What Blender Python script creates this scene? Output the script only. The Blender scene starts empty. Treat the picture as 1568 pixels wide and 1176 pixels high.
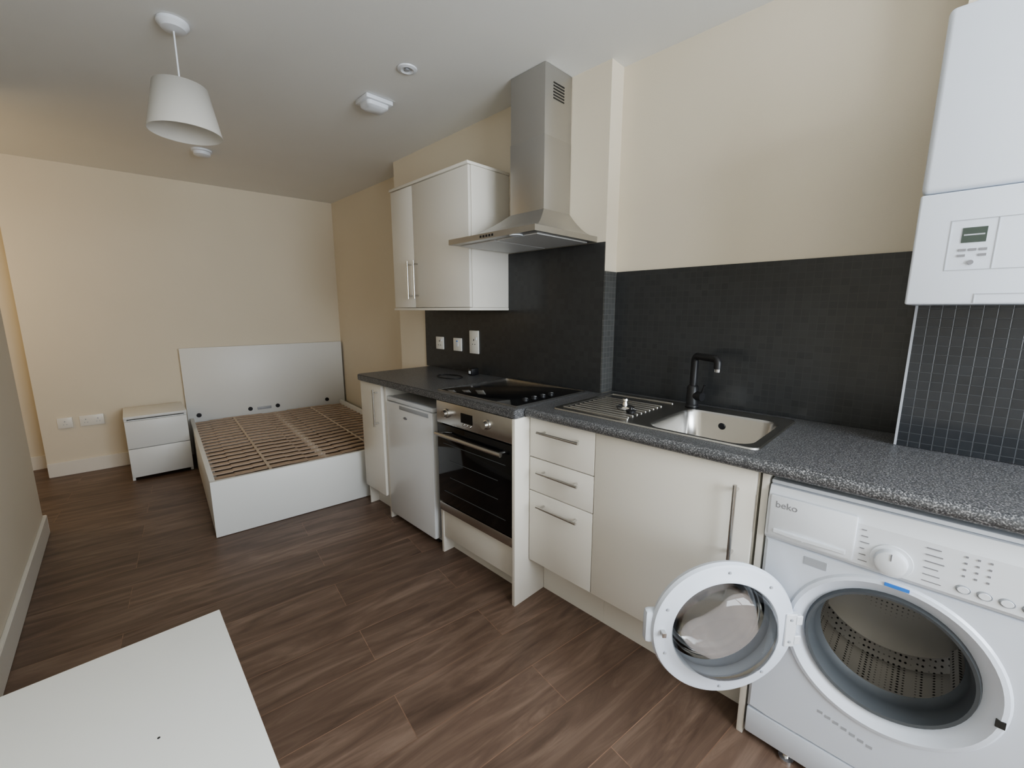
import bpy, bmesh, math, random
from mathutils import Vector, Matrix, Euler
random.seed(3)
S=bpy.context.scene
R=math.radians
# ---------------------------------------------------------------- materials
def nt(name):
    m=bpy.data.materials.new(name); m.use_nodes=True
    n=m.node_tree; b=n.nodes['Principled BSDF']; return m,n,b
def mat(name,col,rough=.5,metal=0,bump=0,bscale=200,var=0,coat=0,spec=.5):
    m,n,b=nt(name)
    b.inputs['Base Color'].default_value=(*col,1)
    b.inputs['Roughness'].default_value=rough
    b.inputs['Metallic'].default_value=metal
    b.inputs['Coat Weight'].default_value=coat
    b.inputs['Specular IOR Level'].default_value=spec
    tc=n.nodes.new('ShaderNodeTexCoord')
    nz=n.nodes.new('ShaderNodeTexNoise'); nz.inputs['Scale'].default_value=bscale
    n.links.new(tc.outputs['Object'],nz.inputs['Vector'])
    if bump:
        bp=n.nodes.new('ShaderNodeBump'); bp.inputs['Strength'].default_value=bump; bp.inputs['Distance'].default_value=.002
        n.links.new(nz.outputs['Fac'],bp.inputs['Height']); n.links.new(bp.outputs['Normal'],b.inputs['Normal'])
    if var:
        n2=n.nodes.new('ShaderNodeTexNoise'); n2.inputs['Scale'].default_value=2.5
        n.links.new(tc.outputs['Object'],n2.inputs['Vector'])
        mx=n.nodes.new('ShaderNodeMix'); mx.data_type='RGBA'
        mx.inputs[6].default_value=(*[c*(1-var) for c in col],1); mx.inputs[7].default_value=(*[min(1,c*(1+var)) for c in col],1)
        n.links.new(n2.outputs['Fac'],mx.inputs[0]); n.links.new(mx.outputs[2],b.inputs['Base Color'])
    return m
M={}
M['wall']=mat('wall_paint',(.755,.69,.575),.75,bump=.15,bscale=260,var=.02)
M['ceil']=mat('ceiling_paint',(.83,.835,.825),.85,bump=.15,bscale=260,var=.02)
M['trim']=mat('trim_gloss',(.80,.77,.71),.35)
M['cream']=mat('cream_laminate',(.79,.76,.70),.32,var=.015)
M['white']=mat('white_laminate',(.77,.775,.76),.4,var=.01)
M['whiteg']=mat('white_enamel',(.72,.77,.86),.28,coat=.3)
M['fridge']=mat('fridge_enamel',(.76,.77,.785),.28,coat=.3)
M['plastic']=mat('white_plastic',(.76,.79,.84),.35)
M['sock']=mat('socket_plastic',(.80,.79,.75),.35)
M['greyp']=mat('grey_plastic',(.42,.44,.48),.4)
M['steel']=mat('brushed_steel',(.62,.61,.59),.27,1,bump=.06,bscale=500)
M['steelh']=mat('hood_steel',(.54,.53,.51),.42,1,bump=.05,bscale=500)
M['chrome']=mat('chrome',(.75,.75,.75),.12,1)
M['black']=mat('black_matte',(.018,.018,.02),.4)
M['blackg']=mat('black_glass',(.008,.008,.009),.07)
M['rubber']=mat('grey_rubber',(.10,.11,.12),.5)
M['dark']=mat('dark_gap',(.03,.028,.025),.8)
M['filter']=mat('filter_mesh',(.7,.7,.7),.5,.5,bump=.5,bscale=900)
M['blue']=mat('blue_sticker',(.05,.22,.7),.4)
M['lcd']=mat('lcd',(.06,.08,.07),.2)
M['print']=mat('print_grey',(.25,.25,.27),.5)
M['slat']=mat('birch_slat',(.50,.38,.285),.5,var=.12,bscale=60)
M['web']=mat('webbing',(.60,.51,.42),.8)

def speckle():
    m,n,b=nt('speckled_laminate')
    tc=n.nodes.new('ShaderNodeTexCoord')
    a=n.nodes.new('ShaderNodeTexNoise'); a.inputs['Scale'].default_value=280; a.inputs['Detail'].default_value=2
    r=n.nodes.new('ShaderNodeValToRGB'); e=r.color_ramp.elements
    e[0].position=.36; e[0].color=(.062,.063,.067,1); e[1].position=.68; e[1].color=(.34,.34,.345,1)
    q=e.new(.53); q.color=(.112,.114,.12,1)
    n.links.new(tc.outputs['Object'],a.inputs['Vector']); n.links.new(a.outputs['Fac'],r.inputs[0]); n.links.new(r.outputs[0],b.inputs['Base Color'])
    b.inputs['Roughness'].default_value=.36
    return m
M['work']=speckle()
def mosaic(name,axis,tile,c1,mort,rough,contrast_bump):
    m,n,b=nt(name)
    tc=n.nodes.new('ShaderNodeTexCoord'); s=n.nodes.new('ShaderNodeSeparateXYZ'); c=n.nodes.new('ShaderNodeCombineXYZ')
    n.links.new(tc.outputs['Object'],s.inputs[0]); n.links.new(s.outputs[axis],c.inputs[0]); n.links.new(s.outputs[2],c.inputs[1])
    k=n.nodes.new('ShaderNodeTexBrick'); k.offset=0; k.squash=1
    k.inputs['Scale'].default_value=1; k.inputs['Brick Width'].default_value=tile; k.inputs['Row Height'].default_value=tile
    k.inputs['Mortar Size'].default_value=.0014; k.inputs['Mortar Smooth'].default_value=.4
    k.inputs['Color1'].default_value=(*c1,1); k.inputs['Color2'].default_value=(*[x*1.2 for x in c1],1); k.inputs['Mortar'].default_value=(*mort,1)
    n.links.new(c.outputs[0],k.inputs['Vector']); n.links.new(k.outputs['Color'],b.inputs['Base Color'])
    bp=n.nodes.new('ShaderNodeBump'); bp.invert=True; bp.inputs['Strength'].default_value=contrast_bump; bp.inputs['Distance'].default_value=.001
    n.links.new(k.outputs['Fac'],bp.inputs['Height']); n.links.new(bp.outputs['Normal'],b.inputs['Normal'])
    b.inputs['Roughness'].default_value=rough
    return m
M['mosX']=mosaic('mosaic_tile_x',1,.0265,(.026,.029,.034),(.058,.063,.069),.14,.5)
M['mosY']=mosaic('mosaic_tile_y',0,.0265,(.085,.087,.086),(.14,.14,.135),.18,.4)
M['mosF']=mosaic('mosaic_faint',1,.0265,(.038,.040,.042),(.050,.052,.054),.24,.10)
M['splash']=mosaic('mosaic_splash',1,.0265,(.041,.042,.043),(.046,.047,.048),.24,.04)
def wood():
    m,n,b=nt('walnut_laminate_floor')
    tc=n.nodes.new('ShaderNodeTexCoord'); mp=n.nodes.new('ShaderNodeMapping'); mp.inputs['Rotation'].default_value=(0,0,R(8))
    mp.inputs['Location'].default_value=(.35,.07,0)
    n.links.new(tc.outputs['Object'],mp.inputs[0])
    k=n.nodes.new('ShaderNodeTexBrick'); k.offset=.37; k.offset_frequency=2
    k.inputs['Scale'].default_value=1; k.inputs['Brick Width'].default_value=1.25; k.inputs['Row Height'].default_value=.19
    k.inputs['Mortar Size'].default_value=.0012; k.inputs['Mortar Smooth'].default_value=.2; k.inputs['Bias'].default_value=0
    k.inputs['Color1'].default_value=(.72,.72,.72,1); k.inputs['Color2'].default_value=(1,1,1,1); k.inputs['Mortar'].default_value=(1.6,1.45,1.3,1)
    n.links.new(mp.outputs[0],k.inputs['Vector'])
    vm=n.nodes.new('ShaderNodeVectorMath'); vm.operation='MULTIPLY_ADD'
    vm.inputs[1].default_value=(9,9,9)
    n.links.new(k.outputs['Color'],vm.inputs[0]); n.links.new(mp.outputs[0],vm.inputs[2])
    m2=n.nodes.new('ShaderNodeMapping'); m2.inputs['Scale'].default_value=(1.1,8,1)
    n.links.new(vm.outputs[0],m2.inputs[0])
    nz=n.nodes.new('ShaderNodeTexNoise'); nz.inputs['Scale'].default_value=1.8; nz.inputs['Detail'].default_value=9; nz.inputs['Roughness'].default_value=.62; nz.inputs['Distortion'].default_value=1.3
    n.links.new(m2.outputs[0],nz.inputs['Vector'])
    r=n.nodes.new('ShaderNodeValToRGB'); e=r.color_ramp.elements
    e[0].position=.25; e[0].color=(.105,.068,.051,1); e[1].position=.78; e[1].color=(.33,.24,.185,1)
    q=e.new(.5); q.color=(.19,.128,.096,1)
    n.links.new(nz.outputs['Fac'],r.inputs[0])
    mx=n.nodes.new('ShaderNodeMix'); mx.data_type='RGBA'; mx.blend_type='MULTIPLY'; mx.inputs[0].default_value=.75
    n.links.new(r.outputs[0],mx.inputs[6]); n.links.new(k.outputs['Color'],mx.inputs[7]); n.links.new(mx.outputs[2],b.inputs['Base Color'])
    b.inputs['Roughness'].default_value=.40
    bp=n.nodes.new('ShaderNodeBump'); bp.inputs['Strength'].default_value=.12; bp.inputs['Distance'].default_value=.002
    n.links.new(nz.outputs['Fac'],bp.inputs['Height']); n.links.new(bp.outputs['Normal'],b.inputs['Normal'])
    return m
M['floor']=wood()
def drum():
    m,n,b=nt('perforated_drum')
    tc=n.nodes.new('ShaderNodeTexCoord')
    v=n.nodes.new('ShaderNodeTexVoronoi'); v.inputs['Scale'].default_value=80; v.inputs['Randomness'].default_value=0
    r=n.nodes.new('ShaderNodeValToRGB'); r.color_ramp.elements[0].position=.20; r.color_ramp.elements[0].color=(.01,.01,.01,1)
    r.color_ramp.elements[1].position=.34; r.color_ramp.elements[1].color=(.62,.61,.60,1)
    n.links.new(tc.outputs['Object'],v.inputs['Vector']); n.links.new(v.outputs['Distance'],r.inputs[0]); n.links.new(r.outputs[0],b.inputs['Base Color'])
    b.inputs['Metallic'].default_value=.75; b.inputs['Roughness'].default_value=.38
    return m
M['drum']=drum()
def glass():
    m=bpy.data.materials.new('door_glass'); m.use_nodes=True; n=m.node_tree; n.nodes.clear()
    o=n.nodes.new('ShaderNodeOutputMaterial'); t=n.nodes.new('ShaderNodeBsdfTransparent'); t.inputs[0].default_value=(.90,.91,.91,1)
    g=n.nodes.new('ShaderNodeBsdfGlossy'); g.inputs['Roughness'].default_value=.05
    f=n.nodes.new('ShaderNodeFresnel'); f.inputs[0].default_value=1.5; x=n.nodes.new('ShaderNodeMixShader')
    n.links.new(f.outputs[0],x.inputs[0]); n.links.new(t.outputs[0],x.inputs[1]); n.links.new(g.outputs[0],x.inputs[2]); n.links.new(x.outputs[0],o.inputs[0])
    return m
M['glass']=glass()
def shade():
    m=bpy.data.materials.new('lamp_shade_fabric'); m.use_nodes=True; n=m.node_tree; n.nodes.clear()
    o=n.nodes.new('ShaderNodeOutputMaterial'); d=n.nodes.new('ShaderNodeBsdfDiffuse'); d.inputs[0].default_value=(.88,.87,.84,1)
    t=n.nodes.new('ShaderNodeBsdfTranslucent'); t.inputs[0].default_value=(.88,.86,.82,1); x=n.nodes.new('ShaderNodeMixShader'); x.inputs[0].default_value=.4
    n.links.new(d.outputs[0],x.inputs[1]); n.links.new(t.outputs[0],x.inputs[2]); n.links.new(x.outputs[0],o.inputs[0])
    return m
M['shade']=shade()
# ---------------------------------------------------------------- helpers
def finish(name,bm,material,parent=None,smooth=False,mx=None):
    bmesh.ops.recalc_face_normals(bm,faces=bm.faces)
    me=bpy.data.meshes.new(name)
    if mx is not None: bm.transform(mx)
    bm.to_mesh(me); bm.free()
    if smooth:
        for p in me.polygons: p.use_smooth=True
        me.set_sharp_from_angle(angle=R(35))
    me.materials.append(M[material] if isinstance(material,str) else material)
    o=bpy.data.objects.new(name,me); S.collection.objects.link(o)
    if parent:
        o.parent=parent; o.matrix_parent_inverse=Matrix.Translation(parent.location).inverted()
    return o
def grp(name,loc):
    e=bpy.data.objects.new(name,None); e.location=loc; e.empty_display_size=.1; S.collection.objects.link(e); return e
def box(name,x0,x1,y0,y1,z0,z1,m,parent=None,bev=0,mx=None,seg=2):
    bm=bmesh.new(); bmesh.ops.create_cube(bm,size=1)
    bm.transform(Matrix.Translation(((x0+x1)/2,(y0+y1)/2,(z0+z1)/2))@Matrix.Diagonal((abs(x1-x0),abs(y1-y0),abs(z1-z0),1)))
    if bev: bmesh.ops.bevel(bm,geom=list(bm.edges),offset=bev,segments=seg,affect='EDGES',profile=.5)
    return finish(name,bm,m,parent,bool(bev),mx)
def boxes(name,lst,m,parent=None,mx=None,bev=0):
    bm=bmesh.new()
    for (x0,x1,y0,y1,z0,z1) in lst:
        r=bmesh.ops.create_cube(bm,size=1,matrix=Matrix.Translation(((x0+x1)/2,(y0+y1)/2,(z0+z1)/2))@Matrix.Diagonal((abs(x1-x0),abs(y1-y0),abs(z1-z0),1)))
    if bev: bmesh.ops.bevel(bm,geom=list(bm.edges),offset=bev,segments=1,affect='EDGES')
    return finish(name,bm,m,parent,bool(bev),mx)
def prism(name,pts,z0,z1,m,parent=None,bev=0):
    bm=bmesh.new()
    a=[bm.verts.new((x,y,z0)) for x,y in pts]; b=[bm.verts.new((x,y,z1)) for x,y in pts]
    bm.faces.new(a[::-1]); bm.faces.new(b); n=len(pts)
    for i in range(n): bm.faces.new((a[i],a[(i+1)%n],b[(i+1)%n],b[i]))
    if bev: bmesh.ops.bevel(bm,geom=list(bm.edges),offset=bev,segments=2,affect='EDGES')
    return finish(name,bm,m,parent,bool(bev))
def loft(name,loops,m,parent=None,cap0=True,cap1=True,smooth=True,mx=None):
    bm=bmesh.new(); L=[[bm.verts.new(p) for p in l] for l in loops]; n=len(L[0])
    for a,b in zip(L,L[1:]):
        for i in range(n): bm.faces.new((a[i],a[(i+1)%n],b[(i+1)%n],b[i]))
    if cap0: bm.faces.new(L[0][::-1])
    if cap1: bm.faces.new(L[-1])
    return finish(name,bm,m,parent,smooth,mx)
def lathe(name,prof,m,parent=None,mx=None,n=64):
    loops=[[(r*math.cos(2*math.pi*i/n),r*math.sin(2*math.pi*i/n),h) for i in range(n)] for r,h in prof if r>1e-6]
    c0=prof[0][0]<=1e-6; c1=prof[-1][0]<=1e-6
    return loft(name,loops,m,parent,c0,c1,True,mx)
def rr(cx,cy,w,h,r,z,n=6):
    out=[]
    for sx,sy,a0 in ((1,1,0),(-1,1,90),(-1,-1,180),(1,-1,270)):
        for i in range(n+1):
            a=R(a0+90*i/n); out.append((cx+sx*(w/2-r)+r*math.cos(a),cy+sy*(h/2-r)+r*math.sin(a),z))
    return out
def tube(name,pts,r,m,parent=None,n=12):
    cu=bpy.data.curves.new(name,'CURVE'); cu.dimensions='3D'; sp=cu.splines.new('POLY'); sp.points.add(len(pts)-1)
    for p,q in zip(sp.points,pts): p.co=(*q,1)
    cu.bevel_depth=r; cu.bevel_resolution=4; cu.use_fill_caps=True
    o=bpy.data.objects.new(name,cu); S.collection.objects.link(o)
    dg=bpy.context.evaluated_depsgraph_get(); me=bpy.data.meshes.new_from_object(o.evaluated_get(dg)); bpy.data.objects.remove(o)
    for p in me.polygons: p.use_smooth=True
    me.materials.clear(); me.materials.append(M[m]); ob=bpy.data.objects.new(name,me); S.collection.objects.link(ob)
    if parent: ob.parent=parent; ob.matrix_parent_inverse=Matrix.Translation(parent.location).inverted()
    return ob
def arc(c,r,a0,a1,ax,ay,n=10):
    c=Vector(c); ax=Vector(ax); ay=Vector(ay)
    return [tuple(c+ax*r*math.cos(R(a0+(a1-a0)*i/n))+ay*r*math.sin(R(a0+(a1-a0)*i/n))) for i in range(n+1)]
def handle(name,p,q,parent,out=(-1,0,0),off=.03,r=.006):
    p=Vector(p); q=Vector(q); o=Vector(out)*off; d=(q-p).normalized()
    bm=bmesh.new()
    for a,b,rad in ((p+o,q+o,r),(p+d*.02,p+d*.02+o,r*.8),(q-d*.02,q-d*.02+o,r*.8)):
        v=b-a; mx=Matrix.Translation((a+b)/2)@v.to_track_quat('Z','Y').to_matrix().to_4x4()
        bmesh.ops.create_cone(bm,cap_ends=True,segments=14,radius1=rad,radius2=rad,depth=v.length,matrix=mx)
    return finish(name,bm,'steel',parent,True)
def text(name,s,size,loc,rot,m,parent):
    cu=bpy.data.curves.new(name,'FONT'); cu.body=s; cu.size=size; cu.extrude=.0003
    o=bpy.data.objects.new(name,cu); o.location=loc; o.rotation_euler=rot; S.collection.objects.link(o); cu.materials.append(M[m])
    o.parent=parent; o.matrix_parent_inverse=Matrix.Translation(parent.location).inverted(); return o
AX=Euler((0,-math.pi/2,0)).to_matrix().to_4x4()   # local z -> world -X
# ---------------------------------------------------------------- room shell
H=2.42; T=.15; YB=-1.6
WL=1.80; WR=1.90; WB=1.74; YS=1.17; YP=.05
th=R(5.5); d=Vector((math.cos(th),-math.sin(th))); nn=Vector((math.sin(th),math.cos(th)))
F=Vector((.40,2.85)); W0=F+nn*1.955
def farY(x): return W0.y-(x-W0.x)*math.tan(th)
box('floor',-1.7,2.2,YB-.2,5.5,-.1,0,'floor')
box('ceiling',-1.7,2.2,YB-.2,5.5,H,H+.1,'ceil')
prism('wall_far',[(-.34,farY(-.34)),(2.15,farY(2.15)),(2.15,5.4),(-.34,5.4)],0,H,'wall')
prism('wall_right',[(WB,YB-.1),(WB,YP),(WR,YP),(WR,YS),(WL,YS),(WL,3.07),(1.985,3.07),(1.985,farY(1.985)+.02),(2.2,farY(1.985)+.02),(2.2,YB-.1)],0,H,'wall')
def lx(y): return -.31-.04*(3.63-y)
prism('wall_left',[(lx(YB-.1),YB-.1),(lx(3.63),3.63),(lx(3.63)-.12,3.63),(lx(3.63)-.12,3.6),(-1.6,3.6),(-1.6,YB-.1)],0,H,'wall')
box('wall_lobby_left',-1.6,-1.5,3.6,5.4,0,H,'wall')
box('wall_lobby_far',-1.5,-.34,5.22,5.4,0,H,'wall')
wx0,wx1,wz0,wz1=-.1,1.6,.85,2.3
boxes('wall_back',[(-.6,wx0,YB-.1,YB,0,H),(wx1,WB,YB-.1,YB,0,H),(wx0,wx1,YB-.1,YB,0,wz0),(wx0,wx1,YB-.1,YB,wz1,H)],'wall')
boxes('window_1',[(wx0,wx0+.05,YB-.08,YB-.02,wz0,wz1),(wx1-.05,wx1,YB-.08,YB-.02,wz0,wz1),(wx0+.05,wx1-.05,YB-.08,YB-.02,wz0,wz0+.05),(wx0+.05,wx1-.05,YB-.08,YB-.02,wz1-.05,wz1),(.72,.77,YB-.08,YB-.02,wz0+.05,wz1-.05)],'white')
def bb(name,p,q,side,h=.115,t=.016):
    p=Vector(p); q=Vector(q); v=(q-p).normalized(); n_=Vector((-v.y,v.x))*side*t
    prism(name,[tuple(p),tuple(q),tuple(q+n_),tuple(p+n_)],0,h,'trim',bev=.003)
bb('baseboard_far',(-.34,farY(-.34)),(1.97,farY(1.97)),-1)
bb('baseboard_left',(lx(YB),YB),(lx(3.63),3.63),-1)
bb('baseboard_lobby',(-.48,5.22),(-.345,5.22),-1)
bb('baseboard_right',(1.985,3.1),(1.985,4.55),1)
bb('baseboard_left_end',(lx(3.63)-.12,3.63),(lx(3.63)+.016,3.63),1)
D=grp('door_1',(-.9,5.2,0))
box('leaf',-1.28,-.55,5.20,5.219,0.005,2.0,'white',D,.003)
boxes('frame',[(-.55,-.48,5.19,5.22,0,2.07),(-1.35,-1.28,5.19,5.22,0,2.07),(-1.28,-.55,5.19,5.22,2.0,2.07)],'white',D)
handle('lever',(-1.22,5.2,1.0),(-1.12,5.2,1.0),D,(0,-1,0),.04,.008)
# ---------------------------------------------------------------- splashback
G=grp('splashback',(1.79,1.9,.91))
box('panel_cooker',WL-.008,WL-.001,YS,2.70,.911,1.64,'splash',G)
G=grp('splashback',(1.89,.6,.91))
box('panel_sink',WR-.008,WR-.001,YP+.002,YS-.010,.911,1.505,'mosF',G)
G=grp('tiled_return',(1.85,YS,.91))
box('tiles',WL-.008,WR-.008,YS-.009,YS-.001,.911,1.505,'mosY',G)
G=grp('mosaic_tiling',(WB,-.7,.91))
box('tiles',WB-.009,WB-.001,-1.0,YP+.002,.911,1.40,'mosX',G)
box('edge_trim',WB-.011,WB-.001,YP+.002,YP+.008,.911,1.40,'greyp',G)
# ---------------------------------------------------------------- worktop
zt=.91; zb=.872
G=grp('worktop',(1.55,1.0,zb))
prism('cooker_section',[(1.22,YS+.035),(1.22,2.645),(1.24,2.665),(WL-.001,2.665),(WL-.001,YS+.035)],zb,zt,'work',G,.004)
hx0,hx1,hy0,hy1=1.383,1.765,.362,.712
boxes('sink_section',[(1.294,hx0,-.9,YS+.0345,zb,zt),(hx1,WL-.002,YP+.001,YS-.01,zb,zt),(WL-.002,WR-.001,YP+.001,YS-.012,zb,zt),(hx0,hx1,YP+.001,hy0,zb,zt),(hx0,hx1,hy1,YS+.0345,zb,zt),(hx1,WL-.002,YS-.01,YS+.0345,zb,zt),(hx0,WB-.001,-.9,YP+.001,zb,zt)],'work',G)
tube('front_edge',[(1.294,-.9,zb+.019),(1.294,YS+.03,zb+.019)],.019,'work',G)
# ---------------------------------------------------------------- sink
G=grp('kitchen_sink',(1.6,.73,zt))
cx,cy=1.573,.537
sy0,sy1=.335,1.12
outer=rr(1.6,(sy0+sy1)/2,.485,sy1-sy0,.025,zt+.001); outer2=rr(1.6,(sy0+sy1)/2,.479,sy1-sy0-.006,.023,zt+.006)
outer3=rr(1.6,(sy0+sy1)/2,.463,sy1-sy0-.022,.02,zt+.004)
loops=[outer,outer2,outer3]
loops+= [rr(cx,cy,.378,.344,.06,zt+.003),rr(cx,cy,.364,.332,.055,zt-.006),rr(cx,cy,.345,.313,.055,zt-.10),rr(cx,cy,.30,.27,.06,zt-.13),rr(cx,cy,.06,.06,.029,zt-.137)]
loft('basin_and_deck',loops,'steel',G,False,True)
lathe('drain',[(0,zt-.1355),(.03,zt-.1355),(.034,zt-.132),(.040,zt-.135)],'chrome',G,Matrix.Translation((cx,cy,0)),32)
lathe('overflow',[(0,0),(.013,0),(.011,.002),(0,.002)],'black',G,Matrix.Translation((1.747,cy+.03,zt-.045))@AX,20)
rd=[]
for i in range(9):
    x=1.43+i*.034
    rd.append((x,x+.012,.80,1.08,zt+.002,zt+.008))
boxes('drainer_ridges',rd,'steel',G,bev=.0025)
boxes('drainer_rim',[(1.405,1.795,1.092,1.098,zt+.002,zt+.008),(1.405,1.411,.79,1.098,zt+.002,zt+.008),(1.789,1.795,.79,1.098,zt+.002,zt+.008)],'steel',G,bev=.002)
G=grp('sink_strainer',(1.55,.885,zt+.008))
lathe('body',[(0,0),(.034,0),(.038,.006),(.03,.012),(.012,.014),(.008,.03),(.013,.034),(.012,.042),(0,.044)],'chrome',G,Matrix.Translation((1.55,.885,zt+.008)),32)
G=grp('sink_plug',(1.50,.80,zt+.008))
lathe('body',[(0,0),(.018,0),(.02,.01),(.008,.014),(.006,.022),(0,.023)],'black',G,Matrix.Translation((1.50,.83,zt+.008)),24)
# tap
G=grp('kitchen_tap',(1.80,.70,zt))
tx,ty=1.797,.710
lathe('base',[(0,0),(.027,0),(.027,.008),(.024,.012),(.023,.085),(.018,.092),(0,.094)],'black',G,Matrix.Translation((tx,ty,zt+.005)),32)
dv=Vector((-.55,-.835,0)).normalized()
pts=[(tx,ty,zt+.05),(tx,ty,zt+.195)]+arc((tx+dv.x*.020,ty+dv.y*.020,zt+.202),.020,180,90,dv,(0,0,1),6)+[(tx+dv.x*.128,ty+dv.y*.128,zt+.222)]+arc((tx+dv.x*.128,ty+dv.y*.128,zt+.207),.015,90,0,dv,(0,0,1),6)+[(tx+dv.x*.143,ty+dv.y*.143,zt+.185)]
tube('spout',pts,.0145,'black',G)
lathe('aerator',[(0,0),(.013,0),(.0145,.012),(0,.012)],'chrome',G,Matrix.Translation((tx+dv.x*.143,ty+dv.y*.143,zt+.173)),24)
tube('lever_hub',[(tx,ty,zt+.055),(tx-.014,ty-.046,zt+.055)],.019,'black',G)
tube('lever',[(tx-.012,ty-.04,zt+.06),(tx-.020,ty-.055,zt+.105)],.005,'black',G)
# ---------------------------------------------------------------- hob
G=grp('ceramic_hob',(1.5,1.52,zt))
box('glass',1.262,1.755,1.235,1.800,zt+.001,zt+.007,'blackg',G,.0025)
boxes('trim',[(1.258,1.262,1.232,1.803,zt+.001,zt+.008),(1.755,1.759,1.232,1.803,zt+.001,zt+.008),(1.262,1.755,1.2315,1.235,zt+.001,zt+.008),(1.262,1.755,1.8,1.8035,zt+.001,zt+.008)],'steel',G)
for i,x in enumerate((1.37,1.43,1.49,1.55)):
    lathe('knob_%d'%i,[(0,0),(.015,0),(.0145,.010),(.012,.013),(0,.0135)],'black',G,Matrix.Translation((x,1.285,zt+.0065)),24)
    box('knob_mark_%d'%i,x-.0015,x+.0015,1.272,1.286,zt+.0195,zt+.0205,'plastic',G)
# ---------------------------------------------------------------- oven housing / oven
G=grp('oven_housing',(1.5,1.5,0))
YR=1.205
box('side_panel_right',1.222,WL-.002,YR,YR+.018,0,zb-.001,'cream',G,.001)
box('side_panel_left',1.262,WL-.002,1.792,1.810,0,zb-.001,'cream',G,.001)
box('filler',1.268,1.284,YR+.019,1.791,.095,.262,'cream',G,.001)
box('plinth',1.33,1.346,YR+.019,1.791,0,.094,'cream',G)
box('carcass',1.29,WL-.01,YR+.022,1.788,.24,.262,'cream',G)
G=grp('oven',(1.5,1.5,.265))
y0,y1=1.228,1.788
box('body',1.262,1.76,y0+.01,y1-.01,.266,.862,'dark',G)
box('control_panel',1.236,1.262,y0,y1,.752,.866,'steel',G,.003)
box('door',1.238,1.262,y0,y1,.318,.746,'blackg',G,.003)
box('bottom_trim',1.240,1.262,y0,y1,.266,.312,'steel',G,.002)
for i,y in enumerate((1.70,1.395)):
    lathe('knob_%d'%i,[(0,0),(.024,0),(.023,.008),(.018,.010),(.017,.026),(0,.028)],'steel',G,Matrix.Translation((1.236,y,.81))@AX,32)
box('display',1.234,1.237,1.50,1.585,.785,.832,'blackg',G)
for i in range(3): lathe('button_%d'%i,[(0,0),(.006,0),(.005,.005),(0,.005)],'chrome',G,Matrix.Translation((1.236,1.515+i*.025,.775))@AX,16)
handle('door_handle',(1.238,y1-.04,.705),(1.238,y0+.04,.705),G,off=.04,r=.010)
boxes('rack',[(1.2365,1.2375,y0+.10,y1-.10,z,z+.003) for z in (.47,.56)]+[(1.2365,1.2378,y0+.05,y1-.05,.385,.388),(1.2365,1.2378,y0+.05,y1-.05,.645,.648)],'rubber',G)
# ---------------------------------------------------------------- fridge
G=grp('undercounter_fridge',(1.5,2.13,0))
y0,y1=1.862,2.352
box('body',1.30,1.76,y0,y1,.02,.80,'fridge',G,.006)
box('door',1.254,1.295,y0,y1,.045,.775,'fridge',G,.008)
box('door_top',1.262,1.295,y0,y1,.777,.803,'plastic',G,.006)
box('grip_recess',1.2525,1.256,y0+.03,y0+.33,.745,.768,'greyp',G,.001)
lathe('badge',[(0,0),(.013,0),(.012,.002),(0,.002)],'print',G,Matrix.Translation((1.254,2.13,.70))@AX@Matrix.Diagonal((.6,1.6,1,1)),24)
boxes('feet',[(1.3,1.34,y0+.03,y0+.07,0,.02),(1.3,1.34,y1-.07,y1-.03,0,.02),(1.7,1.74,y0+.03,y0+.07,0,.02),(1.7,1.74,y1-.07,y1-.03,0,.02)],'dark',G)
# narrow base cabinet
G=grp('base_cabinet',(1.5,2.52,0))
box('carcass',1.262,WL-.002,2.378,2.655,.14,zb-.001,'cream',G,.001)
box('side_panel',1.262,WL-.002,2.358,2.376,0,zb-.001,'cream',G,.001)
box('door',1.242,1.260,2.382,2.655,.145,zb-.006,'cream',G,.002)
box('plinth',1.33,1.345,2.378,2.655,0,.138,'cream',G)
box('end_panel',1.27,WL-.002,2.6555,2.664,0,zb-.001,'cream',G)
handle('handle',(1.242,2.43,.835),(1.242,2.43,.60),G)
# drawer unit
G=grp('drawer_unit',(1.6,1.03,0))
box('carcass',1.330,WR-.02,.868,1.158,.19,zb-.001,'cream',G)
for i,(a,b) in enumerate(((.694,.866),(.540,.690),(.20,.536))):
    box('drawer_front_%d'%i,1.310,1.328,.868,1.200,a,b,'cream',G,.002)
    handle('handle_%d'%i,(1.310,1.135,b-.05),(1.310,.925,b-.05),G)
box('plinth',1.42,1.436,.867,1.203,0,.188,'cream',G)
G=grp('sink_cabinet',(1.6,.6,0))
boxes('carcass',[(1.330,WR-.02,.315,.333,.19,zb-.001),(1.330,WR-.02,.847,.865,.19,zb-.001),(1.33,WR-.02,.333,.847,.19,.208),(1.86,WR-.02,.333,.847,.208,zb-.001),(1.33,1.345,.333,.847,.84,zb-.001)],'cream',G)
box('plinth',1.42,1.436,.307,.8665,0,.188,'cream',G)
box('door',1.310,1.328,.318,.865,.20,.866,'cream',G,.002)
handle('handle',(1.310,.365,.82),(1.310,.365,.58),G)
box('side_panel',1.318,WR-.02,.288,.306,0,zb-.001,'cream',G,.001)
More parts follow.
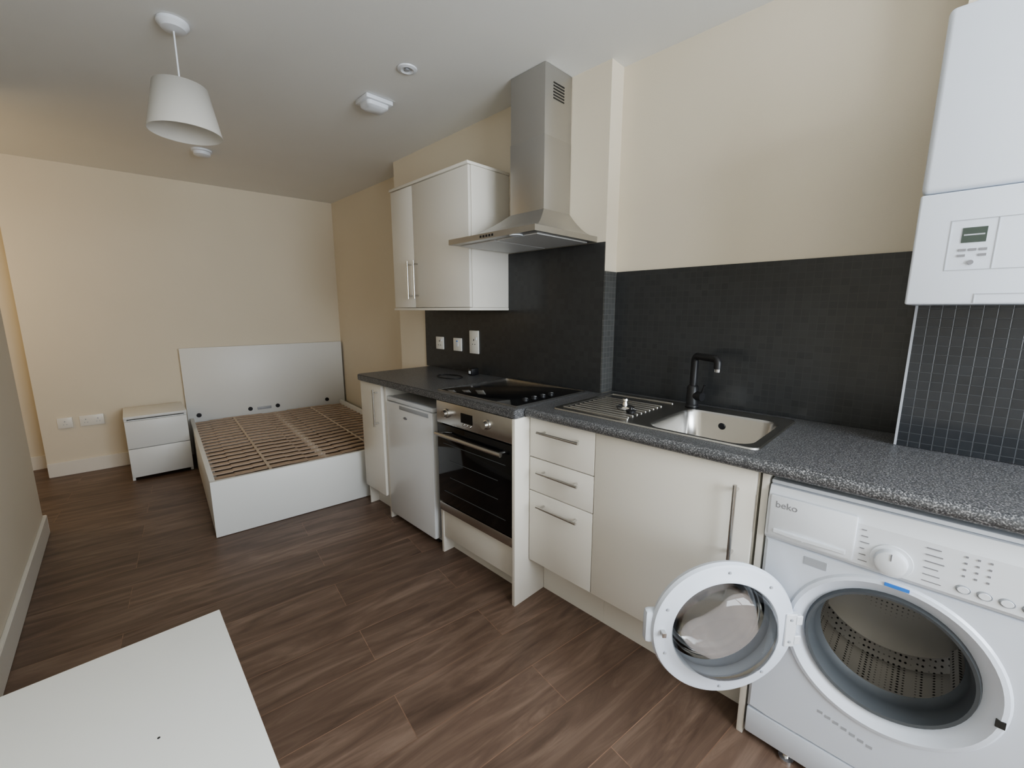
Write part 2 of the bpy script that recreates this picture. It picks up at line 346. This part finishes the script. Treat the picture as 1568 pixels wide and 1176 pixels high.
# ---------------------------------------------------------------- wall cabinet
G=grp('wall_cabinet',(1.65,2.2,1.33))
y0,y1,z0,z1=1.822,2.612,1.335,2.065
box('carcass',1.520,WL-.002,y0,y1,z0,z1,'cream',G,.001)
box('cornice',1.492,WL-.002,y0-.004,y1+.004,z1+.001,z1+.016,'cream',G,.002)
box('light_pelmet',1.495,WL-.002,y0-.002,y1+.004,z0-.016,z0-.001,'cream',G,.002)
box('door_large',1.500,1.518,y0+.002,2.358,z0+.002,z1-.002,'cream',G,.002)
box('door_small',1.500,1.518,2.361,y1-.002,z0+.002,z1-.002,'cream',G,.002)
handle('handle_1',(1.5,2.325,1.39),(1.5,2.325,1.62),G)
handle('handle_2',(1.5,2.395,1.39),(1.5,2.395,1.62),G)
# ---------------------------------------------------------------- cooker hood
G=grp('cooker_hood',(1.6,1.51,1.645))
a=(1.35,WL-.003,1.218,1.802); b=(1.60,WL-.003,1.388,1.612)
def rect(f,z):
    q=[a[i]+(b[i]-a[i])*f for i in range(4)]
    return [(q[0],q[2],z),(q[1],q[2],z),(q[1],q[3],z),(q[0],q[3],z)]
L=[rect(0,1.643),rect(0,1.668)]+[rect(f,1.668+.125*f**1.7) for f in (.12,.25,.4,.55,.7,.85,1)]
loft('canopy',L,'steelh',G)
box('chimney',b[0]+.002,b[1],b[2]+.002,b[3]-.002,1.785,H-.002,'steelh',G,.001)
box('chimney_lower',b[0],b[1],b[2],b[3],1.785,2.12,'steelh',G,.001)
boxes('vent_slots',[(1.66,1.74,b[2]+.0005,b[2]+.0022,2.285+i*.013,2.290+i*.013) for i in range(6)],'dark',G)
boxes('filters',[(1.40,1.76,1.25,1.50,1.638,1.6425),(1.40,1.76,1.515,1.77,1.638,1.6425)],'filter',G)
lathe('lamp',[(0,-.004),(.028,-.004),(.03,0)],'plastic',G,Matrix.Translation((1.375,1.35,1.642)),24)
boxes('buttons',[(1.348,1.351,1.47+i*.02,1.48+i*.02,1.65,1.66) for i in range(5)],'black',G)
# ---------------------------------------------------------------- sockets
def plate(name,y,z,w,h,kind):
    G=grp(name,(WL-.012,y,z)); X=WL-.008
    box('plate',X-.010,X,y-w/2,y+w/2,z-h/2,z+h/2,'sock',G,.003)
    if kind=='sw': boxes('rockers',[(X-.014,X-.010,y-.012,y+.012,z-.012,z+.014)],'plastic',G,bev=.001); box('neon',X-.0145,X-.010,y-.006,y+.006,z+.02,z+.026,'blue',G)
    else:
        boxes('pins',[(X-.0105,X-.0095,y-.003,y+.003,z+.008,z+.02),(X-.0105,X-.0095,y-.016,y-.008,z-.016,z-.012),(X-.0105,X-.0095,y+.008,y+.016,z-.016,z-.012)],'dark',G)
        box('rocker',X-.014,X-.01,y-.03,y-.02,z+.015,z+.032,'plastic',G)
plate('wall_socket',2.515,1.09,.088,.088,'so'); plate('cooker_switch',2.31,1.09,.088,.088,'sw'); plate('wall_socket',2.135,1.115,.09,.15,'so')
def plate2(x,z,w,dbl):
    y=farY(x); G=grp('wall_socket',(x,y-.01,z)); mx=Matrix.Translation((x,y-.001,z))@Matrix.Rotation(-th,4,'Z')
    box('plate',-w/2,w/2,-.012,0,-.043,.043,'sock',G,.003,mx)
    L=[]
    for c in ((-.036,.036) if dbl else (0,)):
        L+=[(c-.003,c+.003,-.013,-.0115,.006,.016),(c-.012,c-.006,-.013,-.0115,-.016,-.012),(c+.006,c+.012,-.013,-.0115,-.016,-.012)]
    boxes('pins',L,'greyp',G,mx)
plate2(-.20,.43,.088,False); plate2(-.045,.43,.146,True)
G=grp('power_adaptor',(1.73,2.10,zt))
box('body',1.70,1.76,2.06,2.10,zt+.001,zt+.045,'black',G,.006)
box('label',1.699,1.7005,2.07,2.09,zt+.012,zt+.03,'plastic',G)
tube('cable',[(1.69+.05*math.cos(t/3)*(1+.02*t)-.12,2.12+.10*math.sin(t/3),zt+.004) for t in range(0,24)],.003,'black',G)
# ---------------------------------------------------------------- washing machine
G=grp('washing_machine',(1.55,-.02,0))
wy0,wy1=-.318,.282; wc=.0; wz=.462; X=1.31
boxes('cabinet',[(1.335,1.72,wy0,wy0+.01,.02,.84),(1.335,1.72,wy1-.01,wy1,.02,.84),(1.71,1.72,wy0+.01,wy1-.01,.02,.84),(1.335,1.71,wy0+.01,wy1-.01,.83,.84),(1.335,1.71,wy0+.01,wy1-.01,.02,.03)],'whiteg',G)
box('top_plate',1.318,1.725,wy0-.001,wy1+.001,.841,.853,'whiteg',G,.004)
N=64
def rectpt(t,y0,y1,z0,z1):
    dy,dz=math.cos(t),math.sin(t); k=1e9
    if dy>1e-9:k=min(k,(y1-wc)/dy)
    if dy<-1e-9:k=min(k,(y0-wc)/dy)
    if dz>1e-9:k=min(k,(z1-wz)/dz)
    if dz<-1e-9:k=min(k,(z0-wz)/dz)
    return wc+dy*k,wz+dz*k
fz0,fz1=.115,.680
ts=[2*math.pi*i/N for i in range(N)]
for cyy,czz in ((wy0,fz0),(wy1,fz0),(wy0,fz1),(wy1,fz1)):
    t=math.atan2(czz-wz,cyy-wc)%(2*math.pi); j=min(range(N),key=lambda i:abs(ts[i]-t)); ts[j]=t
lp=[]
lp.append([(1.335,)+rectpt(t,wy0,wy1,fz0,fz1) for t in ts])
lp.append([(X+.006,)+rectpt(t,wy0,wy1,fz0,fz1) for t in ts])
lp.append([(X,)+rectpt(t,wy0+.008,wy1-.008,fz0+.004,fz1-.004) for t in ts])
def ring(r,x): return [(x,wc+r*math.cos(t),wz+r*math.sin(t)) for t in ts]
lp+=[ring(.212,X),ring(.207,X-.006),ring(.198,X-.008),ring(.186,X+.001),ring(.174,X+.012),ring(.166,X+.018)]
loft('front_panel',lp,'whiteg',G,False,False)
mx=Matrix.Translation((X,wc,wz))@AX
lathe('gasket',[(.168,-.018),(.164,-.004),(.157,-.006),(.153,-.022),(.150,-.045),(.154,-.06),(.151,-.075),(.142,-.085)],'rubber',G,mx)
lathe('drum',[(.142,-.085),(.155,-.09),(.205,-.105),(.228,-.13),(.228,-.34),(.20,-.37),(.05,-.375),(0,-.375)],'drum',G,mx)
for k in range(3):
    a_=R(90+120*k+25); m3=mx@Matrix.Rotation(a_,4,'Z')
    loft('paddle_%d'%k,[[(.228,-.045,z),(.228,.045,z),(.17+o,.012,z),(.17+o,-.012,z)] for z,o in ((-.13,.05),(-.15,0),(-.33,0),(-.36,.05))],'drum',G,mx=m3)
box('kick_panel',X,1.335,wy0,wy1,.025,.112,'whiteg',G,.005)
pf=[(1.335,.683),(X-.001,.683),(X-.012,.695),(X-.010,.80),(X+.004,.838),(1.335,.84)]
loft('fascia',[[(x,y,z) for x,z in pf] for y in (wy0,wy0+.003,wy1-.003,wy1)],'plastic',G,smooth=False)
box('dispenser_drawer',X-.018,X-.005,.085,wy1-.006,.698,.818,'plastic',G,.005)
prism('dispenser_grip',[(X-.021,.10),(X-.012,.10),(X-.012,wy1-.02),(X-.021,wy1-.02),(X-.026,.19)],.710,.722,'plastic',G,.002)
text('logo','beko',.026,(X-.0185,.262,.785),(R(90),0,R(-90)),'print',G)
DZ=.718; DY=.015
lathe('dial_plate',[(0,0),(.040,0),(.039,.003),(0,.003)],'plastic',G,Matrix.Translation((X-.011,DY,DZ+.01))@AX,48)
lathe('dial',[(0,0),(.031,0),(.029,.018),(.024,.021),(0,.022)],'plastic',G,Matrix.Translation((X-.013,DY,DZ+.01))@AX,48)
box('dial_mark',X-.036,X-.034,DY-.001,DY+.001,DZ+.020,DZ+.037,'print',G)
pr=[]
for k in range(6):
    z=.706+k*.016; q=.004*(k%3)
    pr.append((X-.0125,X-.010,.058+q,.075,z,z+.0018)); pr.append((X-.0125,X-.010,-.072+q,-.040,z,z+.0018))
boxes('printed_labels',pr,'print',G)
for k in range(5):
    lathe('button_%d'%k,[(0,0),(.010,0),(.009,.004),(0,.005)],'plastic',G,Matrix.Translation((X-.0115,-.106-k*.032,.714))@AX@Matrix.Diagonal((.8,1,1,1)),24)
    lathe('button_ring_%d'%k,[(.0105,.0005),(.0115,.002),(.0125,.0005)],'greyp',G,Matrix.Translation((X-.0115,-.106-k*.032,.714))@AX@Matrix.Diagonal((.8,1,1,1)),24)
leds=[(X-.0125,X-.011,-.105-c*.018,-.101-c*.018,.743+r*.015,.747+r*.015) for c in range(3) for r in range(4)]
boxes('indicator_leds',leds,'print',G)
box('sticker_blue',X-.0105,X-.0075,-.025,.020,wz+.199,wz+.207,'blue',G)
box('door_latch',X-.0095,X-.004,wc-.205,wc-.190,.425,.442,'dark',G)
boxes('sticker',[(X-.0015,X-.0002,.135,.185,.640,.662)],'greyp',G)
boxes('moulded_text',[(X-.0008,X-.0001,.10-k*.018,.112-k*.018,.222-.004*k,.230-.004*k) for k in range(7)],'greyp',G)
boxes('feet',[(1.65,1.69,wy0+.03,wy0+.07,0,.02),(1.65,1.69,wy1-.07,wy1-.03,0,.02)],'dark',G)
for k,y in enumerate((.17,-.22)): lathe('front_foot_%d'%k,[(0,0),(.020,0),(.020,.010),(.010,.012),(.010,.03),(0,.03)],'chrome',G,Matrix.Translation((1.325,y,0)),20)
# open door
ta=R(134); e=Vector((-math.sin(ta),-math.cos(ta),0))
ni=Vector((math.cos(-ta),math.sin(-ta),0)); up=ni.cross(e)
hinge=Vector((X-.018,.178,wz-.004)); c=hinge+e*.208
SC=1.10
mxd=Matrix(((e.x,up.x,ni.x,c.x),(e.y,up.y,ni.y,c.y),(e.z,up.z,ni.z,c.z),(0,0,0,1)))@Matrix.Diagonal((SC,SC,1,1))
lathe('door_rim',[(.134,-.030),(.160,-.030),(.176,-.018),(.180,-.004),(.176,.006),(.168,.009),(.146,.010),(.140,.014),(.133,.014),(.129,.008),(.130,-.02),(.134,-.030)],'whiteg',G,mxd,72)
lathe('door_glass',[(.132,.004),(.128,.018),(.118,.040),(.100,.054),(.06,.061),(.02,.063),(0,.063)],'glass',G,mxd,72)
lathe('door_outer_glass',[(.132,-.022),(.06,-.030),(0,-.032)],'glass',G,mxd,48)
box('door_handle',.155,.194,-.045,.045,-.034,-.004,'whiteg',G,.012,mxd)
box('door_catch',.150,.160,-.006,.006,.008,.026,'steel',G,.001,mxd)
boxes('hinge_bracket',[(-.178,-.150,-.045,.045,.006,.014),(-.192,-.172,-.04,-.015,-.008,.014),(-.192,-.172,.015,.04,-.008,.014)],'plastic',G,mxd,.002)
for k,(px,py) in enumerate(((-.163,.03),(-.163,-.03),(0,.158),(0,-.158),(.145,.06),(.145,-.06),(-.105,.118),(-.105,-.118))):
    lathe('screw_%d'%k,[(0,.0145 if k<2 else .0105),(.004,.0145 if k<2 else .0105),(.003,.0165 if k<2 else .0125),(0,.0165 if k<2 else .0125)],'greyp',G,mxd@Matrix.Translation((px,py,0)),12)
# ---------------------------------------------------------------- boiler
G=grp('wall_boiler',(1.58,-.14,1.34))
by0,by1,bz0,bz1=-.35,.068,1.333,1.965; X=1.41
box('casing',X,WB-.012,by0,by1,1.583,bz1,'whiteg',G,.012,seg=4)
box('lower_casing',X+.001,WB-.012,by0,by1,bz0,1.5815,'whiteg',G,.005,seg=3)
boxes('control_outline',[(X,X+.0035,-.0635,.010,1.5165,1.518),(X,X+.0035,-.0635,.010,1.4085,1.410),(X,X+.0035,.0085,.010,1.410,1.5165),(X,X+.0035,-.0635,-.062,1.410,1.5165),(X,X+.0035,-.24,-.0635,1.5165,1.518),(X,X+.0035,-.24,-.0635,1.4085,1.410)],'greyp',G)
box('lcd',X-.0005,X+.004,-.048,-.010,1.468,1.500,'lcd',G)
box('lcd_text',X-.001,X+.003,-.045,-.013,1.483,1.486,'greyp',G)
boxes('keys',[(X-.001,X+.004,-.020,-.008,1.450,1.455),(X-.001,X+.004,-.036,-.024,1.450,1.455),(X-.001,X+.004,-.052,-.040,1.450,1.455),(X-.001,X+.004,-.020,-.008,1.438,1.443),(X-.001,X+.004,-.052,-.040,1.438,1.443)],'print',G)
lathe('knob',[(0,-.003),(.005,-.003),(.005,.003),(0,.003)],'print',G,Matrix.Translation((X,-.03,1.425))@AX,20)
box('badge',X-.0015,X+.002,-.125,-.095,1.560,1.578,'print',G)
boxes('base_tray',[(X-.0003,X+.006,-.30,-.046,1.355,1.3565),(X-.0003,X+.006,-.046,-.0445,1.336,1.3565)],'greyp',G)
# ---------------------------------------------------------------- bed
G=grp('bed_frame',(F.x+.7,F.y+.95,0))
mb=Matrix(((d.x,nn.x,0,F.x),(d.y,nn.y,0,F.y),(0,0,1,0),(0,0,0,1)))
BW=1.355; BL=1.90; rh=.345
box('footboard',0,BW,0,.028,.003,rh,'white',G,.002,mb)
box('side_rail_left',0,.028,.029,BL,.02,rh,'white',G,.002,mb)
box('side_rail_right',BW-.028,BW,.029,BL,.02,rh,'white',G,.002,mb)
box('headboard',-.015,BW+.035,BL+.001,BL+.035,.003,.985,'white',G,.003,mb)
box('centre_beam',BW/2-.02,BW/2+.02,.029,BL,.24,.29,'greyp',G,0,mb)
boxes('ledges',[(.029,.05,.03,BL,.27,.295),(BW-.05,BW-.029,.03,BL,.27,.295)],'white',G,mb)
sl=[]
n=20
for i in range(n):
    y=.06+i*(BL-.14)/(n-1)
    for x0,x1 in ((.033,BW/2-.006),(BW/2+.006,BW-.033)):
        K=6
        for k in range(K):
            xa=x0+(x1-x0)*k/K; xb=x0+(x1-x0)*(k+1)/K; zz=.304+.010*math.sin(math.pi*(k+.5)/K)
            sl.append((xa,xb,y,y+.037,zz-.005,zz+.004))
boxes('slats',sl,'slat',G,mb)
boxes('webbing',[(x,x+.016,.06,BL-.06,.3185,.3195) for x in (.32,1.0)],'web',G,mb)
boxes('slat_holders',[(BW/2-.025,BW/2+.025,.063+i*(BL-.14)/(n-1),.098+i*(BL-.14)/(n-1),.291,.312) for i in range(n)],'web',G,mb)
for k,x in enumerate((.07,.48,.72,1.2)):
    lathe('bolt_%d'%k,[(0,0),(.020,0),(.018,.012),(0,.014)],'black',G,mb@Matrix.Translation((x,BL+.001,.365))@Euler((R(90),0,0)).to_matrix().to_4x4(),20)
box('centre_bracket',.54,.66,BL-.012,BL+.001,.35,.375,'greyp',G,.002,mb)
# ---------------------------------------------------------------- bedside chest
G=grp('bedside_table',(.31,4.5,0))
mn=Matrix.Translation((.125,4.30,0))@Matrix.Rotation(R(-3),4,'Z')
w=.385; dp=.43; h=.515
boxes('carcass',[(0,.018,.02,dp,.003,h-.02),(w-.018,w,.02,dp,.003,h-.02),(.018,w-.018,dp-.01,dp,.003,h-.02),(.018,w-.018,.03,dp-.01,.03,.045)],'white',G,mn)
box('top',-.001,w+.001,0,dp,h-.02,h,'white',G,.0015,mn)
box('drawer_front_1',.001,w-.001,0,.018,.262,h-.038,'white',G,.0015,mn)
box('drawer_front_2',.001,w-.001,0,.018,.030,.257,'white',G,.0015,mn)
box('drawer_lip',.02,w-.02,.019,.03,.03,h-.03,'white',G,0,mn)
# ---------------------------------------------------------------- chest of drawers
G=grp('chest_of_drawers',(-.15,.5,0))
zt2=.78; x0,x1,y0,y1=-.37,.113,.07,.872
mc=Matrix.Translation((x1,y1,0))@Matrix.Rotation(R(-1.6),4,'Z')@Matrix.Translation((-x1,-y1,0))
box('top',x0,x1,y0,y1,zt2-.022,zt2,'white',G,.0015,mc)
boxes('carcass',[(x0,x1-.022,y0,y0+.018,.003,zt2-.0225),(x0,x1-.022,y1-.018,y1,.003,zt2-.0225),(x0,x0+.01,y0+.018,y1-.018,.003,zt2-.0225),(x0+.01,x1-.03,y0+.018,y1-.018,.04,.058)],'white',G,mc)
for k in range(3): box('drawer_front_%d'%k,x1-.021,x1-.003,y0+.001,y1-.001,.035+k*.235,.035+k*.235+.23,'white',G,.0015,mc)
lathe('screw_hole',[(0,.0003),(.0017,.0003),(.0015,.0005),(0,.0005)],'black',G,Matrix.Translation((.004,.644,zt2)),12)
# ---------------------------------------------------------------- pendant lamp
G=grp('pendant_lamp',(.385,2.24,H))
P=(.385,2.242)
lathe('ceiling_rose',[(0,-.001),(.052,-.001),(.054,-.012),(.040,-.028),(.012,-.034),(0,-.034)],'plastic',G,Matrix.Translation((*P,H)),40)
tube('cord',[(*P,H-.03),(*P,2.185)],.0032,'plastic',G)
lathe('lamp_holder',[(0,.0),(.012,0),(.020,-.01),(.022,-.055),(.018,-.06),(0,-.06)],'plastic',G,Matrix.Translation((*P,2.195)),24)
sh=lathe('shade',[(.125,2.02),(.124,2.022),(.090,2.193)],'shade',G,Matrix.Translation((*P,0)),64)
md=sh.modifiers.new('s','SOLIDIFY'); md.thickness=.0015
for k in range(3):
    a_=R(120*k+20); tube('spider_%d'%k,[(P[0]+.018*math.cos(a_),P[1]+.018*math.sin(a_),2.18),(P[0]+.088*math.cos(a_),P[1]+.088*math.sin(a_),2.188)],.0015,'plastic',G)
# ceiling fittings
G=grp('smoke_alarm',(.728,3.79,H))
lathe('body',[(0,-.001),(.062,-.001),(.062,-.012),(.052,-.016),(.050,-.034),(.035,-.042),(0,-.043)],'plastic',G,Matrix.Translation((.728,3.79,H)),40)
G=grp('heat_alarm',(1.24,2.28,H)); mh=Matrix.Translation((1.24,2.28,H))
box('base',-.075,.075,-.065,.065,-.022,-.001,'plastic',G,.004,mh)
loft('body',[rr(0,.0,.125,.105,.02,-.0225),rr(0,.0,.12,.10,.02,-.040),rr(0,0,.09,.075,.02,-.05)],'plastic',G,mx=mh)
G=grp('ceiling_vent',(1.2,1.885,H))
lathe('ring',[(.046,-.001),(.044,-.006),(.030,-.010),(.022,-.006),(.020,-.001)],'plastic',G,Matrix.Translation((1.2,1.885,H)),40)
lathe('centre',[(0,-.001),(.012,-.001),(.011,-.009),(0,-.010)],'greyp',G,Matrix.Translation((1.2,1.885,H)),24)
# ---------------------------------------------------------------- lights
def area(name,loc,rot,sx,sy,p,col):
    l=bpy.data.lights.new(name,'AREA'); l.shape='RECTANGLE'; l.size=sx; l.size_y=sy; l.energy=p; l.color=col
    o=bpy.data.objects.new(name,l); o.location=loc; o.rotation_euler=rot; S.collection.objects.link(o); return o
area('window_daylight',(.75,YB-.16,1.57),(R(98),0,0),1.65,1.4,92,(.88,.94,1))
l=bpy.data.lights.new('lobby_lamp','POINT'); l.energy=9; l.color=(1,.78,.48); l.shadow_soft_size=.25
o=bpy.data.objects.new('lobby_lamp',l); o.location=(-1.0,4.25,1.6); S.collection.objects.link(o)
w_=bpy.data.worlds.new('world'); S.world=w_; w_.use_nodes=True; w_.node_tree.nodes['Background'].inputs[0].default_value=(.75,.87,1,1); w_.node_tree.nodes['Background'].inputs[1].default_value=1.5
# ---------------------------------------------------------------- camera
cam=bpy.data.cameras.new('camera'); cam.sensor_width=36; cam.sensor_fit='HORIZONTAL'; cam.lens=650/1568*36; cam.clip_start=.02
co=bpy.data.objects.new('camera',cam); co.location=(0,0,1.32); co.rotation_euler=(R(90-9.86),0,R(-45)); S.collection.objects.link(co); S.camera=co
S.view_settings.view_transform='AgX'
try: S.view_settings.look='AgX - Medium High Contrast'
except: pass
S.view_settings.exposure=0.0
